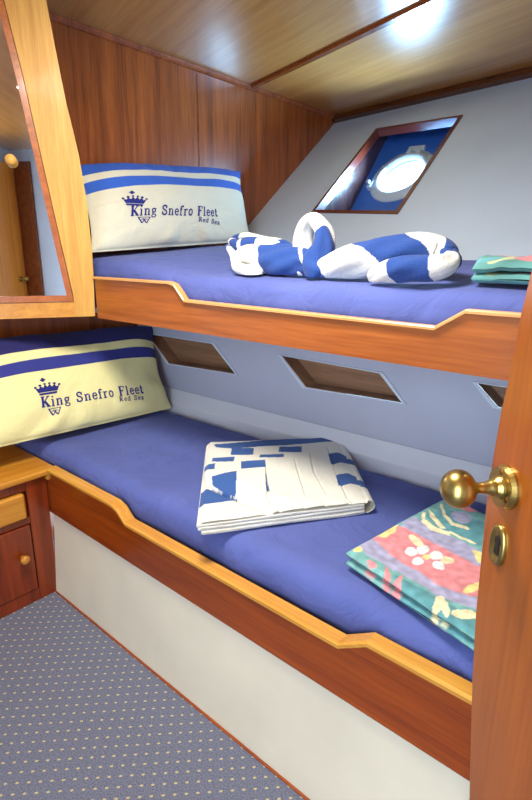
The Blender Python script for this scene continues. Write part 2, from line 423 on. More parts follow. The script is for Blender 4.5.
up = empty('bunk_bed', 'upper built-in bunk with notched mahogany board below the porthole', 'bunk bed', (-.9, YU, 1.02), 'built-in bunks')
ut = [(XC+.008, 1.160), (-1.275, 1.160), (-1.25, 1.154), (-1.205, 1.110), (-.425, 1.104), (-.365, 1.143), (XF-.005, 1.143)]
bunk(up, ut, 1.016, YU, MAHOG_X, wood('lip_wood', (196, 132, 72), (222, 168, 108), 'X', .3, .3), .018, .005)
zb_ = 1.03
mesh('platform', *prism([V((XH+.005, YU+.03, zb_)), V((XF-.005, YU+.03, zb_)), V((XF-.005, hull_y(XF, zb_)-.02, zb_)), V((XH+.005, hull_y(XH, zb_)-.02, zb_))], (0, 0, .015)), WHITE, up)

# ------------------------------------------------------------------ mattresses
def smooth01(x): x = max(0, min(1, x)); return x*x*(3-2*x)
def slab(c4, ztopf, zbot, r, nu, nv, wr, seed, inset=0, hd=0):
    """c4: corners front-left, front-right, back-right, back-left (xy); ztopf(v)->z"""
    vs, fs = [], []
    fl, fr, br, bl = [V((a[0], a[1], 0)) for a in c4]
    Lu = (fr-fl).length; Lv = (bl-fl).length
    def par(N, L):
        e = [0, .08, .2, .35, .55, .78, 1.0]
        a = [x*r/L*1.15 for x in e]; mid = [a[-1]+(1-2*a[-1])*i/(N-1) for i in range(1, N-1)]
        return a+mid+[1-x for x in reversed(a)]
    U, Vv = par(nu, Lu), par(nv, Lv)
    for v in Vv:
        for u in U:
            p = (fl.lerp(fr, u)).lerp(bl.lerp(br, u), v)
            du = min(u, 1-u)*Lu; dv_ = min(v, 1-v)*Lv
            def dr(d):
                t = max(0, 1-d/r); return r*(1-math.sqrt(max(0, 1-t*t)))
            z = ztopf(v)+hd*smooth01((-1.2-p.x)/.4)-min(max(dr(du), dr(dv_)), r*1.0)
            ed = math.exp(-dv_/.09)
            z += wr*(nz(p.x*5, p.y*3, seed)*.5+nz(p.x*16+p.y*9, p.y*5, seed+3)*.35*(.3+ed))
            y_ = p.y + wr*1.2*nz(p.x*7, seed, 0)*(math.exp(-v*Lv/.03)) 
            vs.append(V((p.x, y_, z)))
    nU, nV = len(U), len(Vv)
    for j in range(nV-1):
        for i in range(nU-1): fs.append((j*nU+i, j*nU+i+1, (j+1)*nU+i+1, (j+1)*nU+i))
    loop = [i for i in range(nU)]+[j*nU+nU-1 for j in range(1, nV)]+[(nV-1)*nU+i for i in range(nU-2, -1, -1)]+[j*nU for j in range(nV-2, 0, -1)]
    k0 = len(vs)
    for i in loop: vs.append(V((vs[i].x, vs[i].y-inset*Vv[i//nU]**2, zbot)))
    m = len(loop)
    for a in range(m): b = (a+1) % m; fs.append((loop[b], loop[a], k0+a, k0+b))
    fs.append(tuple(k0+a for a in range(m)))
    return vs, fs
ZL = .556
vs, fs = slab([(XH+.012, YL+.045), (XF-.012, YL+.045), (XF-.012, wall_y(XF)-.052), (XH+.012, wall_y(XH)-.052)], lambda v: ZL, .422, .05, 170, 60, .008, 2)
tag(mesh('mattress', vs, fs, SHEET, loc=(-.9, 1.1, .422), smooth=True), 'mattress in blue sheet on the lower bunk, under the folded towel', 'mattress', 'blue sheeted mattresses')
yb0 = hull_y(XH, 1.12)-.01; yb1 = hull_y(XF, 1.12)-.01
ztU = lambda v: 1.174+.058*min(1, v*1.15)
vs, fs = slab([(XH+.012, YU+.033), (XF-.012, YU+.033), (XF-.012, yb1), (XH+.012, yb0)], ztU, 1.047, .05, 150, 46, .006, 9, .13, .048)
tag(mesh('mattress', vs, fs, SHEET, loc=(-.9, 1.4, 1.047), smooth=True), 'mattress in blue sheet on the upper bunk, under the twisted towel', 'mattress', 'blue sheeted mattresses')

# ------------------------------------------------------------------ lettering (slab serif built from strokes)
TH, TN = .21, .1
GL = {  # polyline strokes (x, y in cap heights, width); serifs added as thin bars
 'K': (.86, [([(.2, 0), (.2, 1)], TH), ([(.72, 1), (.28, .42)], TN), ([(.36, .55), (.74, 0)], TH), ([(.04, 0), (.38, 0)], TN), ([(.04, 1), (.38, 1)], TN), ([(.56, 1), (.86, 1)], TN), ([(.54, 0), (.9, 0)], TN)]),
 'S': (.68, [([(.56, .72), (.54, .88), (.42, .97), (.3, 1), (.16, .93), (.1, .78), (.18, .62), (.34, .53), (.5, .44), (.58, .28), (.52, .1), (.36, .0), (.2, .03), (.1, .14), (.08, .3)], .12), ([(.57, .7), (.57, 1)], TN), ([(.08, 0), (.08, .32)], TN)]),
 'F': (.74, [([(.2, 0), (.2, 1)], TH), ([(.04, 1), (.66, 1)], TN), ([(.66, 1), (.66, .74)], TN), ([(.2, .52), (.48, .52)], TN), ([(.48, .4), (.48, .64)], TN), ([(.04, 0), (.38, 0)], TN)]),
 'R': (.84, [([(.2, 0), (.2, 1)], TH), ([(.04, 1), (.46, 1), (.6, .92), (.64, .76), (.58, .6), (.44, .52), (.2, .52)], .1), ([(.42, .5), (.7, 0)], TH), ([(.04, 0), (.38, 0)], TN), ([(.6, 0), (.84, 0)], TN)]),
 'i': (.38, [([(.19, 0), (.19, .66)], .15), ([(.04, .64), (.19, .64)], TN), ([(.04, 0), (.34, 0)], TN), ([(.19, .84), (.19, .98)], .16)]),
 'n': (.7, [([(.17, 0), (.17, .66)], .15), ([(.17, .48), (.28, .62), (.42, .66), (.53, .56), (.54, .4)], .09), ([(.53, .46), (.53, 0)], .15), ([(.03, .64), (.17, .64)], TN), ([(.03, 0), (.32, 0)], TN), ([(.4, 0), (.68, 0)], TN)]),
 'g': (.62, [([(.3, .66), (.15, .6), (.11, .46), (.16, .32), (.3, .26), (.43, .32), (.47, .46), (.43, .6), (.3, .66)], .11), ([(.4, .62), (.58, .68)], .08), ([(.2, .28), (.13, .16), (.22, .08), (.44, .04), (.54, -.08), (.46, -.22), (.28, -.27), (.1, -.2), (.08, -.08), (.18, .02)], .08)]),
 'e': (.58, [([(.1, .36), (.5, .36), (.49, .52), (.4, .64), (.28, .67), (.15, .58), (.09, .36), (.14, .12), (.28, 0), (.42, .03), (.51, .14)], .1)]),
 'f': (.44, [([(.17, 0), (.17, .8), (.24, .95), (.38, .98), (.45, .9)], .12), ([(.03, .64), (.36, .64)], TN), ([(.02, 0), (.34, 0)], TN)]),
 'r': (.5, [([(.17, 0), (.17, .66)], .15), ([(.17, .46), (.26, .6), (.38, .66), (.46, .58)], .1), ([(.03, .64), (.17, .64)], TN), ([(.02, 0), (.34, 0)], TN)]),
 'o': (.6, [([(.3, .67), (.14, .56), (.09, .34), (.14, .1), (.3, 0), (.46, .1), (.51, .34), (.46, .56), (.3, .67)], .11)]),
 'l': (.38, [([(.19, 0), (.19, 1)], .15), ([(.04, .98), (.19, .98)], TN), ([(.03, 0), (.35, 0)], TN)]),
 't': (.44, [([(.19, .88), (.19, .14), (.27, .02), (.4, .08)], .13), ([(.03, .64), (.38, .64)], TN)]),
 'd': (.68, [([(.5, 1), (.5, 0)], .15), ([(.5, .54), (.38, .66), (.24, .64), (.12, .5), (.09, .32), (.14, .1), (.28, 0), (.42, .05), (.5, .18)], .1), ([(.36, .98), (.5, .98)], TN), ([(.5, 0), (.66, 0)], TN)]),
 'a': (.6, [([(.12, .52), (.22, .65), (.36, .65), (.44, .54), (.44, .1), (.54, 0)], .12), ([(.44, .38), (.24, .34), (.1, .24), (.12, .06), (.24, 0), (.38, .06), (.44, .18)], .09)]),
 ' ': (.42, []),
}
def stroke_quads(pl_, w_):
    """ribbon segments as small quads with square joints"""
    q = []; w_ *= 1.3 if len(pl_) > 2 else 1.1
    for a, b in zip(pl_[:-1], pl_[1:]):
        dx, dy = b[0]-a[0], b[1]-a[1]; L = math.hypot(dx, dy) or 1; dx /= L; dy /= L
        e = w_*.25 if len(pl_) > 2 else 0
        nx, ny = -dy*w_/2, dx*w_/2; ax_, ay_ = a[0]-dx*e, a[1]-dy*e; bx, by = b[0]+dx*e, b[1]+dy*e
        ns = max(1, int(L/.35))
        for i in range(ns):
            t0, t1 = i/ns, (i+1)/ns
            p0 = (ax_+(bx-ax_)*t0, ay_+(by-ay_)*t0); p1 = (ax_+(bx-ax_)*t1, ay_+(by-ay_)*t1)
            q.append([(p0[0]+nx, p0[1]+ny), (p1[0]+nx, p1[1]+ny), (p1[0]-nx, p1[1]-ny), (p0[0]-nx, p0[1]-ny)])
    return q
def text_polys(s, track=.1):
    x = 0; out = []
    for ch in s:
        w_, st = GL[ch]
        for pl_, sw in st:
            out += [[(px+x, py) for px, py in q] for q in stroke_quads(pl_, sw)]
        x += w_+track
    return out, x-track
def disc2(cx, cy, r, n=10): return [(cx+r*math.cos(2*math.pi*k/n), cy+r*math.sin(2*math.pi*k/n)) for k in range(n)]
def crown_polys():   # squat crown with filled arches, a band and a cross above
    P = [[(.14, 0), (.86, 0), (.88, .13), (.12, .13)]]
    P += [[(.1, .17), (.9, .17), (1.0, .5), (.86, .42), (.8, .6), (.68, .46), (.6, .66), (.5, .48), (.4, .66), (.32, .46), (.2, .6), (.14, .42), (.0, .5)]]
    P += [disc2(0, .54, .06), disc2(.2, .64, .07), disc2(.4, .7, .06), disc2(.6, .7, .06), disc2(.8, .64, .07), disc2(1, .54, .06)]
    P += [[(.3, .86), (.42, .86), (.42, 1.12), (.3, 1.12)], [(.24, .94), (.48, .94), (.48, 1.03), (.24, 1.03)]]
    return P
def emblem_polys():  # two crossed V shapes under a bar
    P = []
    for pl_, w_ in (([(0, 1), (.3, 0)], .11), ([(.3, 0), (.62, .8)], .08), ([(.38, .8), (.7, 0)], .11), ([(.7, 0), (1, 1)], .08), ([(-.08, 1), (1.08, 1)], .09), ([(.2, .62), (.8, .62)], .06)):
        P += stroke_quads(pl_, w_)
    return P

# ------------------------------------------------------------------ pillows
def make_pillow(name, corners, nout, T, label, blues, loc, printing, seed, D3=(.145, .23, .35)):
    """corners TL TR BR BL (world) of the leaning mid-plane; nout = direction of the visible face"""
    TL, TR, BR, BL = [V(c) for c in corners]; nout = V(nout).normalized()
    N = 72
    def mid(s, t):   # s 0..1 left-right, t 0..1 bottom-top, sides pinched inward
        pin_s = .035*(1-(2*t-1)**2); pin_t = .03*(1-(2*s-1)**2)
        s2 = .5+(s-.5)*(1-pin_s*2); t2 = .5+(t-.5)*(1-pin_t*2)
        t2 -= .07*t*abs(2*s-1)**3.5*(1.3 if s < .5 else .8); t2 -= .03*(1-t)*(1-abs(2*s-1)**2)
        return (BL.lerp(BR, s2)).lerp(TL.lerp(TR, s2), t2)
    def bulge(s, t):
        a = max(0, 1-abs(2*s-1)**2.6); b = max(0, 1-abs(2*t-1)**2.4)
        return T*(a*b)**.5
    def wrinkle(s, t):
        e = 1-min(1, 4*min(s, 1-s, t, 1-t))
        ang = math.atan2(t-.5, (s-.5)*1.7)
        return .012*nz(s*3, t*3, seed)+.016*e*nz(ang*4.5, seed, .3)+.005*nz(s*8, t*6, seed+7)+.006*nz(s*5+t*4, t*2, seed+2)
    def S(s, t): return mid(s, t)+nout*(bulge(s, t)+wrinkle(s, t)*min(1, bulge(s, t)/T*2))
    def Sb(s, t): return mid(s, t)-nout*(bulge(s, t)*.62)
    vs, fs, cols = [], [], []
    c_top, c_cream, c_stripe = [srgb(*c) for c in blues]
    def colr(t, s):
        d = 1-t+.012*math.sin(s*5)
        if d < D3[0]: return c_top
        if d < D3[1]: return c_cream
        if d < D3[2]: return c_stripe
        return c_cream
    ts = sorted(set([i/N for i in range(N+1)]+[1-d+e for d in D3 for e in (-.0012, .0012)]))
    for t in ts:
        for i in range(N+1):
            s = i/N; vs.append(S(s, t)); cols.append(colr(t, 0))
    nt_ = len(ts); k0 = len(vs); w_ = N+1
    for t in ts:
        for i in range(N+1):
            s = i/N; vs.append(Sb(s, t)); cols.append(c_top if t > .855 else c_cream)
    for j in range(nt_-1):
        for i in range(N):
            fs.append((j*w_+i, j*w_+i+1, (j+1)*w_+i+1, (j+1)*w_+i)); fs.append((k0+j*w_+i, k0+(j+1)*w_+i, k0+(j+1)*w_+i+1, k0+j*w_+i+1))
    # weld rims
    me_ = mesh(name, vs, fs, PRINTC, loc=loc, smooth=True, cols=cols)
    wd = me_.modifiers.new('weld', 'WELD'); wd.merge_threshold = .0006
    tag(me_, label, 'pillow', 'printed pillows')
    # printing conformed to the face
    Ws = ((BR-BL).length+(TR-TL).length)/2; Hs = (TL-BL).length
    def inv(px, py):   # pixel of the photo -> (s, t) on the bulged face
        s, t = .5, .5
        for _ in range(12):
            P = mid(s, t)+nout*bulge(s, t); n_ = nout
            Q = onp(px, py, P, n_); d = Q-P
            us = (BR-BL).lerp(TR-TL, t); ut_ = (TL-BL).lerp(TR-BR, s)
            g11, g12, g22 = us.dot(us), us.dot(ut_), ut_.dot(ut_); b1, b2 = d.dot(us), d.dot(ut_)
            det = g11*g22-g12*g12; s += (b1*g22-b2*g12)/det; t += (b2*g11-b1*g12)/det
            s = min(.98, max(.02, s)); t = min(.98, max(.02, t))
        return s, t
    def lay(pn, polys, o2, ex, ey):
        vv, ff = [], []
        for pl_ in polys:
            k = len(vv)
            for x, y in pl_:
                s = o2[0]+ex[0]*x+ey[0]*y; t = o2[1]+ex[1]*x+ey[1]*y
                e = 1e-3; nrm = (S(s+e, t)-S(s, t)).cross(S(s, t+e)-S(s, t)).normalized()
                if nrm.dot(nout) < 0: nrm = -nrm
                vv.append(S(s, t)+nrm*.0018)
            ff.append(tuple(range(k, k+len(pl_))))
        p = mesh(pn, vv, ff, INK, me_); return p
    for pn, polys, wd_, a, b, c in printing:
        A_, B_, C_ = inv(*a), inv(*b), inv(*c)     # left baseline, right baseline, point above left (one cap height up)
        ex = ((B_[0]-A_[0])/wd_, (B_[1]-A_[1])/wd_); ey = (C_[0]-A_[0], C_[1]-A_[1])
        if pn.endswith('word'):
            for pw_ in polys: lay(pn, pw_, A_, ex, ey)
        else: lay(pn, polys, A_, ex, ey)
    return me_
def words_of(s_, track=.1):
    out = []; x = 0; tot = text_polys(s_, track)[1]
    for wd_ in s_.split(' '):
        pl_, w_ = text_polys(wd_, track); out.append([[(px+x, py) for px, py in q_] for q_ in pl_]); x += w_+track+GL[' '][0]+track
    return out, tot
tp, tw = words_of('King Snefro Fleet'); rp, rw = words_of('Red Sea', .16)
def leanplane(x0, z0, x1, z1):
    d = V((x1-x0, 0, z1-z0)); n_ = V((0, 1, 0)).cross(d).normalized()
    if n_.x < 0: n_ = -n_
    return V((x0, 0, z0)), n_
P0, PNm = leanplane(-1.74, 1.19, -1.93, 1.62)
q = lambda px, py: onp(px, py, P0, PNm)
upc = [q(66, 158), q(240, 168), q(252, 241), q(91, 252.5)]
make_pillow('pillow', upc, PNm, .075, 'printed pillow on the upper bunk with bright blue top stripes', [(40, 84, 180), (206, 204, 184), (44, 90, 186)], (-1.85, 1.5, 1.2),
    [('printed_word', tp, tw, (130.5, 215.5), (218, 216), (131, 206)),
     ('small_printed_word', rp, rw, (198.5, 221), (220, 224), (199, 216.8)),
     ('crown_print', crown_polys(), 1, (123, 205), (146, 206), (123.5, 192)),
     ('emblem_print', emblem_polys(), 1, (138.5, 223), (150, 223), (138.5, 217))], 1.3)
P0, PNm = leanplane(-1.76, .565, -1.97, .92)
q = lambda px, py: onp(px, py, P0, PNm)
loc_ = [q(-55, 340), q(152, 322), q(172, 408), q(-35, 455)]
make_pillow('pillow', loc_, PNm, .075, 'printed pillow on the lower bunk with navy stripes along its top', [(30, 28, 92), (228, 220, 158), (44, 50, 130)], (-1.85, 1.0, .57),
    [('printed_word', tp, tw, (41.5, 407), (143.5, 393), (40, 397.5)),
     ('small_printed_word', rp, rw, (119, 401.5), (144, 399), (118.5, 397)),
     ('crown_print', crown_polys(), 1, (36, 396.5), (60, 392.5), (34, 381)),
     ('emblem_print', emblem_polys(), 1, (50.5, 415.5), (62, 413.5), (49.5, 408.5))], 5.1, (.21, .30, .42))

# ------------------------------------------------------------------ 2-D drawing on cloth
def inside(poly, x, y):
    c = False; n_ = len(poly)
    for i in range(n_):
        x1, y1 = poly[i]; x2, y2 = poly[(i+1) % n_]
        if (y1 > y) != (y2 > y) and x < (x2-x1)*(y-y1)/(y2-y1)+x1: c = not c
    return c
def segd(px, py, a, b):
    dx, dy = b[0]-a[0], b[1]-a[1]; L2 = dx*dx+dy*dy or 1e-12
    t = max(0, min(1, ((px-a[0])*dx+(py-a[1])*dy)/L2)); return math.hypot(px-a[0]-dx*t, py-a[1]-dy*t)
def pdist(poly, x, y):
    d = min(segd(x, y, poly[i], poly[(i+1) % len(poly)]) for i in range(len(poly)))
    return -d if inside(poly, x, y) else d

# ------------------------------------------------------------------ folded striped towel
ZT = ZL+.046
TB, TWH = srgb(44, 84, 150), srgb(222, 220, 208)
def xy(px, py, z=ZT): p = on(px, py, 2, z); return (p.x, p.y)
blue_px = [[(214, 444.5), (292, 438), (336, 436), (343, 440.5), (292, 444.7), (234, 449.7), (216, 448)],
 [(231.8, 449.4), (254, 448.8), (253, 456), (230.5, 456.3)], [(212.7, 460), (234.9, 458.6), (233.7, 463.5), (211.7, 463.8)],
 [(279.4, 447.9), (301.7, 447.3), (301.7, 453), (278.5, 453)], [(260, 456.9), (284, 455), (283.7, 459.1), (259.3, 459.7)],
 [(241.2, 464.8), (265.3, 462), (265.7, 471.4), (240.9, 473.6)], [(204.2, 468.5), (215.5, 466.7), (214.6, 473.6), (203.7, 473.6)],
 [(211.7, 480.8), (237, 477.4), (235.6, 498.6), (225.8, 494.8), (212.7, 487.3)], [(199.5, 490), (211.7, 488.3), (225.8, 494.8), (238, 500), (195.6, 505.2)],
 [(265.3, 475), (269.4, 495.8), (266.2, 495.8)], [(328, 453.5), (338.4, 452.6), (349.7, 456.3), (353, 462.9), (340.3, 462.3), (330.9, 464.8)],
 [(335.6, 474.7), (347.8, 472.9), (360, 477), (364.8, 484.5), (349.7, 483.6), (338.4, 486.8)]]
bot = [(361, 506), (319, 511), (292, 513), (266, 511), (239, 500.5), (225, 494.5), (211, 487.5)]
plts = [([(205, 447), (326.2, 446), (335.6, 475), (346.9, 499.5)]+bot+[(203, 480)], .0035),
        ([(206, 457), (309.3, 455.4), (313, 473.2), (326.2, 496.7), (344, 501)]+bot+[(203, 480)], .004),
        ([(204, 466), (293.3, 461), (304.6, 498.6), (327, 506)]+bot[1:]+[(203, 480)], .004),
        ([(204, 474), (265.3, 470), (269.4, 496), (292, 502.4), (304.6, 508)]+bot[2:]+[(205, 480)], .004),
        ([(211, 481), (237, 477), (265.5, 473), (266.5, 500), (270, 507), (282, 512)]+bot[3:], .006)]
blueW = [[xy(*p) for p in pl_] for pl_ in blue_px]
botW = [xy(*p) for p in bot]
pltW = [([xy(*p) for p in pl_], h_) for pl_, h_ in plts]
def smooth01(x): x = max(0, min(1, x)); return x*x*(3-2*x)
def make_towel():
    q4 = [V((*xy(197, 521), 0)), V((*xy(367, 500), 0)), V((*xy(336, 436), 0)), V((*xy(207, 441), 0))]   # FL FR BR BL
    fl, fr, br, bl = q4; NU, NV = 230, 200
    vs, fs, cols = [], [], []
    z0 = ZL+.005; th = ZT-z0
    rf = th/2
    def surf(u, v): return fl.lerp(fr, u).lerp(bl.lerp(br, u), v)
    bx = [(min(p[0] for p in b), max(p[0] for p in b), min(p[1] for p in b), max(p[1] for p in b)) for b in blueW]
    eu = (fr-fl).normalized()
    # top sheet incl. rounded fold on the right: profile parameter a in [0, 1+x]
    nf = 22
    us = [i/(NU-1) for i in range(NU)]
    for j in range(NV):
        v = j/(NV-1)
        a0 = surf(1, v); dirr = (surf(1, v)-surf(0, v)).normalized()
        for i in range(NU+nf):
            if i < NU:
                p = surf(us[i], v); x, y = p.x, p.y; z = ZT
                du = us[i]; roll = max(0, (du-.93)/.07)
                z -= .004*roll*roll
                z -= .010*smooth01(1-du/.035)**1
                z -= .006*smooth01(1-v/.02)+.012*smooth01((v-.975)/.025)
                edge_ = False
                db = min(segd(x, y, p_, q_) for p_, q_ in zip(botW[:-1], botW[1:])) if inside(pltW[0][0], x, y) else 0
                tp_ = .12+.88*smooth01(db/.07)
                for pl_, h_ in pltW:
                    d = pdist(pl_, x, y); h_ *= (tp_ if h_ < .005 else .35+.65*tp_); z += h_*(1-smooth01((d+.003)/.006))-(.3*h_+.0022)*math.exp(-abs(d-.0035)/.0022)*(d > 0); edge_ = False
                z += .0015*nz(x*18, y*18, 3)
                c = TWH
                for b, bb in zip(blueW, bx):
                    if bb[0] <= x <= bb[1] and bb[2] <= y <= bb[3] and inside(b, x, y) and not edge_: c = TB; break
                vs.append(V((x, y, z))); cols.append(c)
            else:
                t = (i-NU+1)/nf; an = math.pi*t
                r_ = rf; zc = z0+rf
                pp = a0+dirr*(math.sin(an)*r_*1.25)
                zz = zc+math.cos(an)*(r_-.002)
                c = TWH
                for k, b in enumerate(blueW[10:]):
                    cy = sum(p[1] for p in b)/len(b); hy = .022
                    if abs(a0.y+(.00)-cy) < hy*.8 and t < .6: c = TB
                vs.append(V((pp.x, pp.y, zz))); cols.append(c)
    w_ = NU+nf
    for j in range(NV-1):
        for i in range(w_-1): fs.append((j*w_+i, j*w_+i+1, (j+1)*w_+i+1, (j+1)*w_+i))
    top = (vs, fs, cols)
    # body layers: loops of cloth seen on the open front edge
    def layer(u0, u1, zc, t_, curl):
        """a folded sheet: closed rounded ribbon in (u,z) swept along v"""
        pr = []
        N_ = 16
        for k in range(60): u = u0+(u1-u0)*k/59; pr.append((u, zc+t_/2))
        for k in range(1, N_): an = math.pi*k/N_; pr.append((u1+math.sin(an)*t_/2/.5*1.0, zc+math.cos(an)*t_/2))
        for k in range(60): u = u1+(u0-u1)*k/59; pr.append((u, zc-t_/2))
        for k in range(1, N_): an = math.pi*k/N_; pr.append((u0-math.sin(an)*t_/2/.5, zc-math.cos(an)*t_/2))
        vs2, fs2 = [], []; m = len(pr); NVV = 24
        for j in range(NVV):
            v = .0+.965*j/(NVV-1)
            for u, z in pr:
                p = surf(u, v); sag = -.0015*math.sin(u*9+zc*300)
                vs2.append(V((p.x, p.y, z+sag)))
        for j in range(NVV-1):
            for k in range(m): fs2.append((j*m+k, j*m+(k+1) % m, (j+1)*m+(k+1) % m, (j+1)*m+k))
        fs2.append(tuple(range(m))); fs2.append(tuple((NVV-1)*m+k for k in range(m)))
        return vs2, fs2, [TWH]*len(vs2)
    parts = [top, layer(.03, .985, z0+.0055, .0105, 0), layer(.012, .98, z0+.0165, .010, 0), layer(.004, .98, z0+.0262, .0085, 0)]
    V_, F_, C_ = [], [], []
    for v_, f_, c_ in parts:
        k = len(V_); V_ += v_; F_ += [tuple(i+k for i in q_) for q_ in f_]; C_ += c_
    cen = surf(.5, .5)
    o = mesh('towel', V_, F_, TERRY, loc=(cen.x, cen.y, z0), smooth=True, cols=C_)
    tag(o, 'white towel with blue check stripes, folded in pleats on the lower bunk', 'towel')
make_towel()

# ------------------------------------------------------------------ twisted towel on the upper bunk
def catmull(pts, n):
    out = []
    P = [pts[0]]+list(pts)+[pts[-1]]
    for i in range(1, len(P)-2):
        for k in range(n):
            t = k/n; p0, p1, p2, p3 = P[i-1], P[i], P[i+1], P[i+2]
            out.append([.5*((2*b)+(-a+c)*t+(2*a-5*b+4*c-d)*t*t+(-a+3*b-3*c+d)*t**3) for a, b, c, d in zip(p0, p1, p2, p3)])
    out.append(list(pts[-1])); return out
TWB, TWW = srgb(28, 66, 138), srgb(214, 215, 212)
def rope(ctrl, colf, n=40, seg=22, lob=.12, tw=9.0, ph=0, flat=1.0):
    """ctrl rows: px, py, y(depth plane), radius"""
    rows = []
    for px, py, y, r_ in ctrl:
        y -= .16; r_ *= .89; py += .8
        p = on(px, py, 1, y); rows.append((p.x, p.y, p.z, r_))
    path = catmull(rows, seg); m = len(path); vs, fs, cols = [], [], []
    prev = None; s = 0
    for i, (x, y, z, r_) in enumerate(path):
        p = V((x, y, z)); a_ = V(path[max(i-1, 0)][:3]); b_ = V(path[min(i+1, m-1)][:3]); t = (b_-a_).normalized()
        if i: s += (p-V(path[i-1][:3])).length
        if prev is None: a = t.cross(V((0, 1, .2)))
        else: a = prev-t*prev.dot(t)
        a.normalize(); prev = a; b = t.cross(a)
        e = min(i, m-1-i)/ (seg*.55); rr = r_*(math.sqrt(max(0, 1-(1-min(1, e))**2))*.97+.03)
        for k in range(n):
            th = 2*math.pi*k/n
            lobe = 1+lob*math.cos(2*(th-tw*s)-ph)+.05*math.cos(5*th+7*s*tw)+.05*nz(math.cos(th)*2, math.sin(th)*2, s*14)
            vs.append(p+a*(rr*lobe*math.cos(th))+b*(rr*lobe*math.sin(th)*flat)); cols.append(colf(i/(m-1), th))
    for i in range(m-1):
        for k in range(n): fs.append((i*n+k, i*n+(k+1) % n, (i+1)*n+(k+1) % n, (i+1)*n+k))
    fs.append(tuple(range(n))); fs.append(tuple((m-1)*n+k for k in range(n)))
    return vs, fs, cols
def stripes(period, off, tilt, frac=.5):
    def f(s, th):
        w_ = (s+tilt*math.sin(th+off*3))/period+off
        return TWB if (w_-math.floor(w_)) < frac else TWW
    return f
def bands(lst, tilt=0.0, ph=0.0):
    def f(u, th):
        w_ = u+tilt*math.sin(th+ph)
        for e_, c_ in lst:
            if w_ < e_: return c_
        return lst[-1][1]
    return f
BL1, WH1 = TWB, TWW
parts = [
 # left lump: fat knotted end with loose flaps towards the pillow
 rope([(236, 256, 1.38, .020), (250, 257, 1.37, .042), (268, 259, 1.36, .054), (286, 261, 1.34, .052), (302, 262, 1.33, .040), (316, 266, 1.32, .028)], bands([(.40, WH1), (.84, BL1), (.88, WH1), (1, BL1)], .10, 2.4), n=64, seg=34),
 rope([(229, 240, 1.42, .014), (240, 247, 1.41, .028), (252, 246, 1.42, .036), (268, 247, 1.43, .038), (284, 252, 1.42, .030), (298, 258, 1.40, .020)], bands([(.16, WH1), (.30, BL1), (.36, WH1), (.58, BL1), (.8, WH1), (1, BL1)], .08, .8), n=52, seg=28),
 rope([(226, 244, 1.38, .008), (234, 255, 1.35, .016), (238, 266, 1.32, .020), (248, 271, 1.30, .024), (262, 273, 1.30, .020)], bands([(.12, BL1), (1, WH1)], .03), n=36, seg=20),
 rope([(231, 239, 1.47, .012), (247, 236, 1.46, .016), (262, 239, 1.45, .016), (282, 243, 1.43, .014), (292, 246, 1.42, .008)], bands([(.22, BL1), (.72, WH1), (1, BL1)], .05), n=36, seg=20),
 # upright loop
 rope([(304, 274, 1.31, .026), (303, 258, 1.34, .028), (303, 240, 1.35, .026), (307, 225, 1.35, .025), (315, 220, 1.35, .025), (324, 231, 1.35, .027), (323, 248, 1.33, .031), (316, 264, 1.31, .036), (322, 275, 1.29, .03)],
      bands([(.70, WH1), (1.0, BL1)], .09, .2), n=48, seg=22, lob=.16),
 # right rope
 rope([(316, 270, 1.32, .024), (332, 268, 1.31, .040), (356, 262, 1.31, .052), (386, 255, 1.33, .055), (416, 250, 1.35, .048), (438, 252, 1.37, .042), (449, 260, 1.36, .03)], bands([(.07, BL1), (.41, WH1), (.69, BL1), (.93, WH1), (1.2, BL1)], .10, 2.2), n=72, seg=34, lob=.10, tw=7),
 rope([(368, 277, 1.26, .016), (385, 272, 1.26, .028), (408, 268, 1.26, .034), (432, 267, 1.27, .035), (447, 263, 1.30, .027), (452, 254, 1.34, .018)], bands([(.30, WH1), (.60, BL1), (1, WH1)], .03, .5), n=56, seg=30, lob=.1),
 rope([(418, 243, 1.43, .020), (434, 247, 1.41, .032), (447, 256, 1.37, .032), (453, 264, 1.33, .018)], bands([(.26, WH1), (1, BL1)], .05, .5), n=44, seg=26),
]
V_, F_, C_ = [], [], []
for v_, f_, c_ in parts:
    k = len(V_); V_ += v_; F_ += [tuple(i+k for i in q_) for q_ in f_]; C_ += c_
def zf(y, x=-.7):
    yb_ = yb0+(yb1-yb0)*(x-XH-.012)/(XF-XH-.024)
    return ztU((y-YU-.033)/(yb_-YU-.033))+.048*smooth01((-1.2-x)/.4)+.002
V_ = [V((v.x, v.y, max(v.z, zf(v.y, v.x)+.006))) for v in V_]
tag(mesh('towel', V_, F_, TERRY, loc=(-.95, 1.34, zf(1.34)), smooth=True, cols=C_), 'blue and white towel twisted into a coiled snake on the upper bunk', 'towel')

# ------------------------------------------------------------------ floral blankets
TEAL = (112, 166, 164)
def ell(cx, cy, a, b, ang): 
    c, s = math.cos(math.radians(ang)), math.sin(math.radians(ang))
    return [(cx+a*c*math.cos(t)-b*s*math.sin(t), cy+a*s*math.cos(t)+b*c*math.sin(t)) for t in [2*math.pi*k/14 for k in range(14)]]
def stroke(pts, w_):
    L_, R_ = [], []
    for i, p in enumerate(pts):
        a = pts[max(0, i-1)]; b = pts[min(len(pts)-1, i+1)]; dx, dy = b[0]-a[0], b[1]-a[1]; l_ = math.hypot(dx, dy) or 1
        ww = w_*(.4+.6*math.sin(math.pi*(i+.5)/len(pts))); L_.append((p[0]-dy/l_*ww, p[1]+dx/l_*ww)); R_.append((p[0]+dy/l_*ww, p[1]-dx/l_*ww))
    return L_+R_[::-1]
PK, LV, CR, YL_, WH_, TL2 = (216, 136, 142), (158, 158, 188), (226, 218, 176), (224, 210, 138), (222, 228, 228), (86, 144, 152)
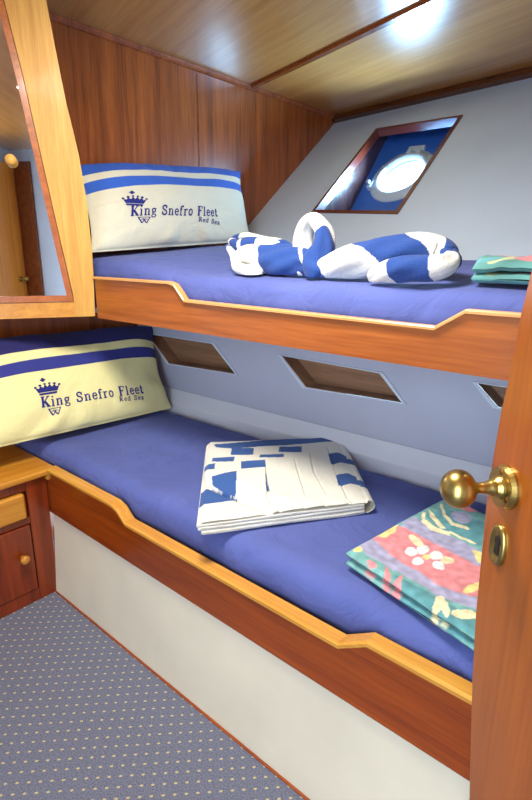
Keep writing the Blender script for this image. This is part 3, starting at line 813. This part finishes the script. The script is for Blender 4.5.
floral = [  # colour, polygon in photo pixels on the blanket's top; mapped onto the cloth itself
 (TL2, [(425, 515), (445, 508), (480, 520), (520, 540), (520, 552), (478, 545), (440, 528)]), (TL2, [(395, 575), (430, 592), (520, 640), (520, 660), (440, 612), (395, 586)]),
 (LV, [(402, 522), (414, 516), (480, 550), (530, 572), (530, 586), (480, 566), (402, 529)]),
 (PK, [(372, 538), (392, 524), (404, 527), (480, 565), (530, 590), (530, 622), (480, 597), (440, 586), (400, 562), (383, 547)]),
 (LV, [(356, 546), (372, 538), (400, 561), (440, 585), (480, 598), (530, 622), (530, 634), (480, 610), (440, 596), (395, 570), (366, 553)]),
 (YL_, [(374, 535), (384, 528), (398, 524), (395, 531), (386, 536)]), (CR, ell(416, 540, 9, 3.5, 35)), (CR, ell(447, 559, 7, 4, 10)),
 (WH_, ell(411, 551, 6.5, 4.5, 10)), (WH_, ell(423, 549, 6, 4.5, -25)), (WH_, ell(436, 555, 6.5, 4.5, 5)), (WH_, ell(439, 565, 7, 4.5, 15)), (WH_, ell(418, 561, 5.5, 4, 0)), (YL_, ell(427, 557, 4, 3, 0)),
 (PK, [(383, 576), (386, 564), (391, 573), (390, 580)]), (PK, [(391, 582), (402, 574), (401, 586)]), (LV, ell(402, 593, 9, 3.5, 35)),
 (LV, ell(462, 517, 11, 6, 15)), (PK, ell(466, 505, 12, 5, 20)), (PK, [(480, 488), (520, 500), (520, 520), (478, 505)]),
 (CR, stroke([(424, 512), (423, 520), (432, 527), (450, 533)], 2.6)), (CR, stroke([(441, 503), (444, 514), (452, 523), (469, 529)], 1.8)), (CR, stroke([(450, 531), (462, 538), (477, 543)], 1.2)),
 (CR, [(428, 508), (434, 514), (446, 528), (440, 527), (430, 516)]), (YL_, [(472, 549), (490, 553), (486, 566), (478, 560)]), (YL_, ell(474, 586, 12, 4, -20)),
 (CR, ell(439, 602, 5, 8, 10)), (CR, ell(446, 607, 4, 8, -15)), (CR, ell(465, 613, 14, 4.5, 8)), (CR, stroke([(434, 606), (434, 617), (441, 624), (450, 628)], 1.8)),
 (YL_, ell(474, 640, 10, 3.5, 30)), (PK, ell(372, 563, 6, 2.5, 35)), (YL_, ell(358, 549, 5, 3, 0)),
]
def blanket(name, c4, z0, z1, draw, label, loc, NU=210, NV=170, layers=2, zfun=lambda y, x=0: 0, na=.004):
    fl, fr, br, bl = [V((a[0], a[1], 0)) for a in c4]
    V_, F_, C_ = [], [], []
    for L in range(layers):
        za = z0+(z1-z0)*L/layers+.0015; zb2 = z0+(z1-z0)*(L+1)/layers-.0015; hh = (zb2-za)/2; zm = (za+zb2)/2
        nu, nv = (NU, NV) if L == layers-1 else (70, 60)
        k = len(V_)
        for side in (1, -1):
            for j in range(nv):
                for i in range(nu):
                    u = i/(nu-1); v = j/(nv-1)
                    uu = .5-.5*math.cos(math.pi*u); vv = .5-.5*math.cos(math.pi*v)   # denser at edges
                    u2, v2 = (u*.8+uu*.2), (v*.8+vv*.2)
                    p = fl.lerp(fr, u2).lerp(bl.lerp(br, u2), v2)
                    Lu = (fr-fl).length; Lv = (bl-fl).length
                    d = min(min(u2, 1-u2)*Lu, min(v2, 1-v2)*Lv); t = max(0, 1-d/(hh*1.6)); hgt = hh*math.sqrt(max(0, 1-t*t))
                    z = zm+side*hgt+(na*nz(p.x*9, p.y*9, L+1)+.0018*nz(p.x*40, p.y*34, L) if side > 0 or L else 0)
                    z += zfun(p.y, p.x); V_.append(V((p.x, p.y, z))); C_.append(draw(p.x, p.y) if (side > 0 and L == layers-1) or True else None)
            base = k+(0 if side > 0 else nu*nv)
            for j in range(nv-1):
                for i in range(nu-1):
                    a = base+j*nu+i; F_.append((a, a+1, a+nu+1, a+nu))
    o = mesh(name, V_, F_, PRINTC, loc=loc, smooth=True, cols=C_)
    w_ = o.modifiers.new('weld', 'WELD'); w_.merge_threshold = .0003
    tag(o, label, 'blanket', 'floral blankets'); return o
zB0, zB1 = ZL+.007, ZL+.052
flW = []
for c, pl_ in floral:
    pw = [xy(px, py, zB1) for px, py in pl_]
    flW.append((c, pw, min(p[0] for p in pw), max(p[0] for p in pw), min(p[1] for p in pw), max(p[1] for p in pw)))
def draw_floral(x, y):
    c = TEAL
    x2 = x+.004*nz(x*40, y*40, 1); y2 = y+.004*nz(x*40, y*40, 8)
    for cc, pw, a, b, c0, d in flW:
        if a <= x2 <= b and c0 <= y2 <= d and inside(pw, x2, y2): c = cc
    k = 1+.16*nz(x*60, y*60, 2)
    return srgb(*[min(255, v*k) for v in c])
bA, bB = xy(346, 550, zB1), xy(476, 634, zB1); bT = xy(446, 495, zB1)
dx, dy = bB[0]-bA[0], bB[1]-bA[1]
fr_ = (bA[0]+dx*1.35, bA[1]+dy*1.35); bk = bT; br_ = (bT[0]+dx*1.1, bT[1]+dy*.9)
blanket('blanket', [bA, fr_, br_, bk], zB0, zB1, draw_floral, 'floral teal and pink blanket folded beside the door knob on the lower bunk', (-.3, 1.0, zB0))
yz = 1.30; zz = zf(yz)
t0 = on(477, 271, 2, 1.228); 
ux0 = V((on(477, 275, 1, 1.36).x, 1.36, 0))
bx0 = on(478, 275, 1, 1.25).x
c4 = [(bx0+.03, 1.12), (bx0+.44, 1.10), (bx0+.44, 1.34), (bx0, 1.25)]
def draw2(x, y):
    u = (x-c4[0][0])*60; v = 0; w_ = nz(x*14, y*14, 4); c = (84, 140, 138)
    if nz(x*13+3, y*15, 7) > .22: c = (184, 192, 146)
    if nz(x*16, y*16, 11) > .1: c = TL2
    if nz(x*15+9, y*16, 2) > .28: c = (206, 130, 138)
    k = 1+.2*w_; return srgb(*[min(255, a*k) for a in c])
z2 = .007
blanket('blanket', c4, z2, z2+.046, draw2, 'small floral teal blanket folded at the right end of the upper bunk', (bx0+.2, 1.25, zf(1.25)), 120, 100, 2, zf, .012)

# ------------------------------------------------------------------ nightstand
XB = XH+.006
ns = empty('nightstand', 'mahogany nightstand with light wood top at the foot of the lower pillow', 'nightstand', (-1.88, .5, 0))
y0n, y1n = -.05, YL-.001
ztn = .480
mesh('cabinet_body', *join(box(XB, XC-.02, y0n, y1n, .0, ztn), ), MAHOG_POST, ns)
# face frame
mesh('face_frame', *join(box(XC-.0195, XC, .705, y1n, .0, ztn), box(XC-.0195, XC, y0n, .7045, .445, ztn), box(XC-.0195, XC, y0n, .7045, .0, .05), box(XC-.0195, XC, y0n, .7045, .318, .340)), MAHOG_POST, ns, bevel=.002)
mesh('nightstand_top', *prism([(XB, y0n-.01, ztn+.001), (XC+.018, y0n-.01, ztn+.001), (XC+.018, YL+.034, ztn+.001), (XC-.02, YL+.034, ztn+.001), (XB, YL+.034, ztn+.001)], (0, 0, .022)), OAK_Y, ns, bevel=.006, seg=3)
mesh('drawer', *box(XC-.019, XC+.014, y0n+.12, .694, .343, .440), OAK_Y, ns, bevel=.012, seg=4)
dr = mesh('cabinet_door', *box(XC-.019, XC+.006, y0n+.12, .700, .054, .314), MAHOG_POST, ns, bevel=.004)
kz = on(24, 559, 0, XC+.02)
mesh('knob', *lathe((XC+.006, kz.y, kz.z), (1, 0, 0), [(0, .008), (.008, .006), (.014, .010), (.02, .0155), (.027, .0165), (.034, .012), (.037, .004)], 20), OAK_Y, dr, smooth=True)

# ------------------------------------------------------------------ mirror cabinet (angled across the corner)
MA = math.radians(30); md = V((-math.sin(MA), -math.cos(MA), 0)); MNn = V((math.cos(MA), -math.sin(MA), 0))
MP = V((XC, YU-.002, 0))
mq = lambda px, py: onp(px, py, MP, MNn)
mc = empty('mirror_cabinet', 'tall light wood corner cabinet with a framed mirror door above the nightstand', 'cabinet', MP+md*.3+V((0, 0, 1.03)))
def ma(px, py): p = mq(px, py); return ((p-MP).dot(md), p.z)
def mpt(a, z, off=0): return MP+md*a+V((0, 0, z))+MNn*off
aBR, zB = ma(98.5, 316); aTR, zT = ma(46, 0)
iBR = ma(74.5, 301.5); iTR = ma(4, 0)
zB = 1.022; zTop = ZC-.004; AW = .56
sR = (aTR-aBR)/(zT-zB); sI = (iTR[0]-iBR[0])/(iTR[1]-iBR[1])
eR = lambda z: aBR+sR*(z-zB)
eI = lambda z: iBR[0]+sI*(z-iBR[1])
zi0, zi1 = iBR[1], zTop-.04
mid_px = [(46, 0), (65.5, 100), (78, 150), (86.5, 200), (93, 260), (98.5, 316)]
redge = [ma(*p) for p in mid_px]; redge = [(redge[0][0]+sR*(zTop-redge[0][1]), zTop)]+redge[0:]
in_px = [(4, 0), (23, 75), (40, 150), (57, 225), (74.5, 301)]
iedge = [ma(*p) for p in in_px]; iedge = [(iedge[0][0]+sI*(zi1-iedge[0][1]), zi1)]+iedge
redge[-1] = (max(0.0, redge[-1][0]), zB)
# frame as ring: outer outline and inner outline resampled by z
def interp(edge, z):
    for (a0, z0_), (a1, z1_) in zip(edge[:-1], edge[1:]):
        if z1_ <= z <= z0_: return a0+(a1-a0)*(z-z0_)/(z1_-z0_)
    return edge[0][0] if z > edge[0][1] else edge[-1][0]
K = 14
def strip(zs, fa, fb, o0, o1):
    vs = []
    for z in zs:
        a, b = fa(z), fb(z); vs += [mpt(a, z, o1), mpt(b, z, o1), mpt(b, z, o0), mpt(a, z, o0)]
    fs = []
    for i in range(len(zs)-1):
        for k in range(4): fs.append((i*4+k, i*4+(k+1) % 4, i*4+4+(k+1) % 4, i*4+4+k))
    fs += [(0, 1, 2, 3), tuple(4*(len(zs)-1)+k for k in range(4))]
    return vs, fs
zs_all = [zB+(zTop-zB)*i/K for i in range(K+1)]
zs_in = [zi0+(zi1-zi0)*i/K for i in range(K+1)]
R_ = lambda z: interp(redge, z); I_ = lambda z: interp(iedge, z)
FR = lambda z: min(R_(z), I_(z)-.02)
mesh('frame_stile', *strip(zs_all, R_, lambda z: I_(min(max(z, zi0), zi1)), -.02, 0), OAK_Z, mc)
mesh('frame_rail', *strip([zB, zi0-.001], lambda z: I_(zi0)+.0005, lambda z: AW, -.02, 0), OAK_Y, mc)
mesh('frame_rail', *strip([zi1+.001, zTop], lambda z: I_(zi1)+.0005, lambda z: AW, -.02, 0), OAK_Y, mc)
md_ = mesh('mirror_door', *join(strip(zs_in, lambda z: I_(z)+.002, lambda z: I_(z)+.022, -.014, .004), strip([zi0+.001, zi0+.022], lambda z: I_(zi0)+.0225, lambda z: AW, -.014, .004)), MAHOG_X, mc)
mesh('mirror', *strip(zs_in, lambda z: I_(z)+.0215, lambda z: AW, -.012, -.002), MIRROR, md_)
kp = ma(11.5, 161)
mesh('knob', *lathe(mpt(kp[0], kp[1], -.002), MNn, [(0, .009), (.01, .007), (.016, .011), (.022, .0165), (.028, .0175), (.034, .013), (.037, .004)], 20), OAK_Z, md_, smooth=True)
# cabinet carcass behind the face
cc = [mpt(.012, zB, -.021), mpt(AW, zB, -.021), V((XB, mpt(AW, zB).y-.01, zB)), V((XB, YU-.02, zB))]
mesh('cabinet_body', *prism([cc[0]+V((0, -.0, 0)), cc[1], cc[2], V((XB, cc[0].y, zB))], (0, 0, .02)), MAHOG_Z, mc)

# ------------------------------------------------------------------ open door with brass furniture
DC = CAM+ray(505, 487)*.63; DN = V((-.69, -.72, 0)).normalized(); DT = V((.72, -.69, 0)).normalized()
if DT.dot(cr) < 0: DT = -DT
dq = lambda px, py: onp(px, py, DC, DN)
edge_px = [(531, 268), (520.5, 312), (507.6, 380), (500.4, 410), (492.6, 455), (486, 500), (481.5, 545), (474.6, 619), (471.5, 680), (468.5, 800)]
ed = [((dq(*p)-DC).dot(DT), dq(*p).z) for p in edge_px]
s_up = (ed[0][0]-ed[1][0])/(ed[0][1]-ed[1][1])
pts = [(ed[0][0]+.03, 1.95)]+[(ed[0][0]+.022, 1.6)]+ed+[(ed[-1][0]-.002, .012)]
pts = [(a, z) for a, z in pts]
DW = .62
ol = [DC+DT*a+V((0, 0, z-DC.z)) for a, z in pts]+[DC+DT*DW+V((0, 0, .012-DC.z)), DC+DT*DW+V((0, 0, 1.95-DC.z))]
door = mesh('door_1', *prism(ol, -DN*.03), DOORW, kind=ST, loc=(DC.x, DC.y, .012), bevel=.003)
RK = dq(506.5, 487)
ros = mesh('rosette', *lathe(RK, DN, [(0, .0275), (.003, .0275), (.008, .025), (.0095, .0245), (.0095, .015), (.012, .014), (.016, .011), (.02, .0085)], 40), BRASS, door, smooth=False)
for k in range(3):
    th = math.radians(90+120*k); c = RK+DN*.0093+DT*(.0195*math.cos(th))+V((0, 0, .0195*math.sin(th)))
    mesh('screw', *lathe(c, DN, [(0, .0028), (.0012, .0028), (.0018, .0015)], 12), BRASSD, ros)
kn = [(.012, .0095), (.016, .0108), (.02, .0105), (.023, .0085), (.03, .0068), (.037, .0068), (.041, .0085), (.044, .0125), (.047, .0175), (.052, .0215), (.058, .0235), (.064, .0235), (.070, .0215), (.075, .018), (.079, .0125), (.081, .006), (.0815, .002)]
knob = mesh('door_knob', *lathe(RK, DN, kn, 40), BRASS, door, smooth=True)
# keyhole plate
EC = dq(499, 545)
def oval(c, a, b, n_, off, p=2.3): return [c+DT*(a*abs(math.cos(t))**(2/p)*(1 if math.cos(t) > 0 else -1))+V((0, 0, b*abs(math.sin(t))**(2/p)*(1 if math.sin(t) > 0 else -1)))+DN*off for t in [2*math.pi*k/n_ for k in range(n_)]]
n_ = 36; rings = [oval(EC, .0165, .028, n_, 0), oval(EC, .0165, .028, n_, .0025), oval(EC, .0145, .026, n_, .005), oval(EC, .0115, .022, n_, .005), oval(EC, .0095, .020, n_, .0028)]
vs = [p for r_ in rings for p in r_]; fs = [(i*n_+k, i*n_+(k+1) % n_, (i+1)*n_+(k+1) % n_, (i+1)*n_+k) for i in range(4) for k in range(n_)]+[tuple(4*n_+k for k in range(n_))]
esc = mesh('keyhole_plate', vs, fs, BRASS, door, smooth=True)
hole = [EC+V((0, 0, .006))+DT*(.0055*math.cos(t))+V((0, 0, .0065*math.sin(t))) for t in [math.radians(a) for a in range(-50, 231, 20)]]
hole += [EC+V((0, 0, -.013))-DT*.005, EC+V((0, 0, -.013))+DT*.005]
mesh('keyhole', *prism([p+DN*.0029 for p in hole], DN*.0004), DARK, esc)

# ------------------------------------------------------------------ things behind the photographer, seen in the mirror
rw_ = mesh('door_2', *box(.50, .985, YB+.002, YB+.035, .01, 1.98), wood('locker_wood', (224, 136, 40), (244, 172, 78), 'Z', .35, .3), kind=ST, bevel=.004)
mesh('door_knob', *lathe((.90, YB+.036, 1.0), (0, 1, 0), kn, 24), BRASS, rw_, smooth=True)
mesh('rosette', *lathe((.90, YB+.036, 1.0), (0, 1, 0), [(0, .0275), (.006, .0265), (.01, .02), (.011, .012)], 24), BRASS, rw_, smooth=True)
mesh('trim_7', *box(XR-.02, XR-.001, YB+.04, YB+.20, .0, 2.0), TRIMW, kind=ST)

# ------------------------------------------------------------------ light
def area(name, loc, target, sx, sy, power, col):
    l = bpy.data.lights.new(name, 'AREA'); l.shape = 'RECTANGLE'; l.size = sx; l.size_y = sy; l.energy = power; l.color = col
    o = bpy.data.objects.new(name, l); COL.objects.link(o); o.location = loc
    o.rotation_euler = (V(target)-V(loc)).to_track_quat('-Z', 'Y').to_euler(); return o
cl = empty('added_lamp', 'round white lamp added out of view to light the cabin', 'ceiling lamp', (-.85, .58, ZC-.05))  # unseen lamp and fixture, added to light the cabin from above
mesh('added_lamp_base', *lathe((-.85, .58, ZC-.001), (0, 0, -1), [(0, .15), (.02, .15), (.024, .14)], 32), OAK_Z, cl)
dm = NT('added_lamp_diffuser'); dm.b.inputs['Emission Color'].default_value = (1, .86, .68, 1); dm.b.inputs['Emission Strength'].default_value = 6
mesh('added_lamp_diffuser', *lathe((-.85, .58, ZC-.026), (0, 0, -1), [(0, .13), (.012, .125), (.022, .09), (.027, .03)], 32), dm.m, cl, smooth=True)
area('added_lamp_light', (-.85, .58, ZC-.08), (-.95, .9, 0), .4, .4, 31, (1, .94, .84))
area('rear_fill_light', (.05, YB+.02, 1.15), (-.9, 1.2, .9), .75, 1.5, 18, (1, .96, .90))  # soft fill added behind the camera, out of view
wd = bpy.data.worlds.new('world'); SC.world = wd; wd.use_nodes = True
bg = wd.node_tree.nodes['Background']; bg.inputs[0].default_value = (.55, .78, 1, 1); bg.inputs[1].default_value = 6.0
area('porthole_daylight', RC+PN*.05, RC-PN*1-V((0, 0, .8)), .25, .25, 30, (.36, .66, 1)).data.shape = 'DISK'

SC.view_settings.view_transform = 'Standard'; SC.view_settings.look = 'None'
SC.view_settings.gamma = 1; SC.view_settings.use_curve_mapping = False
SC.view_settings.exposure = 0.08
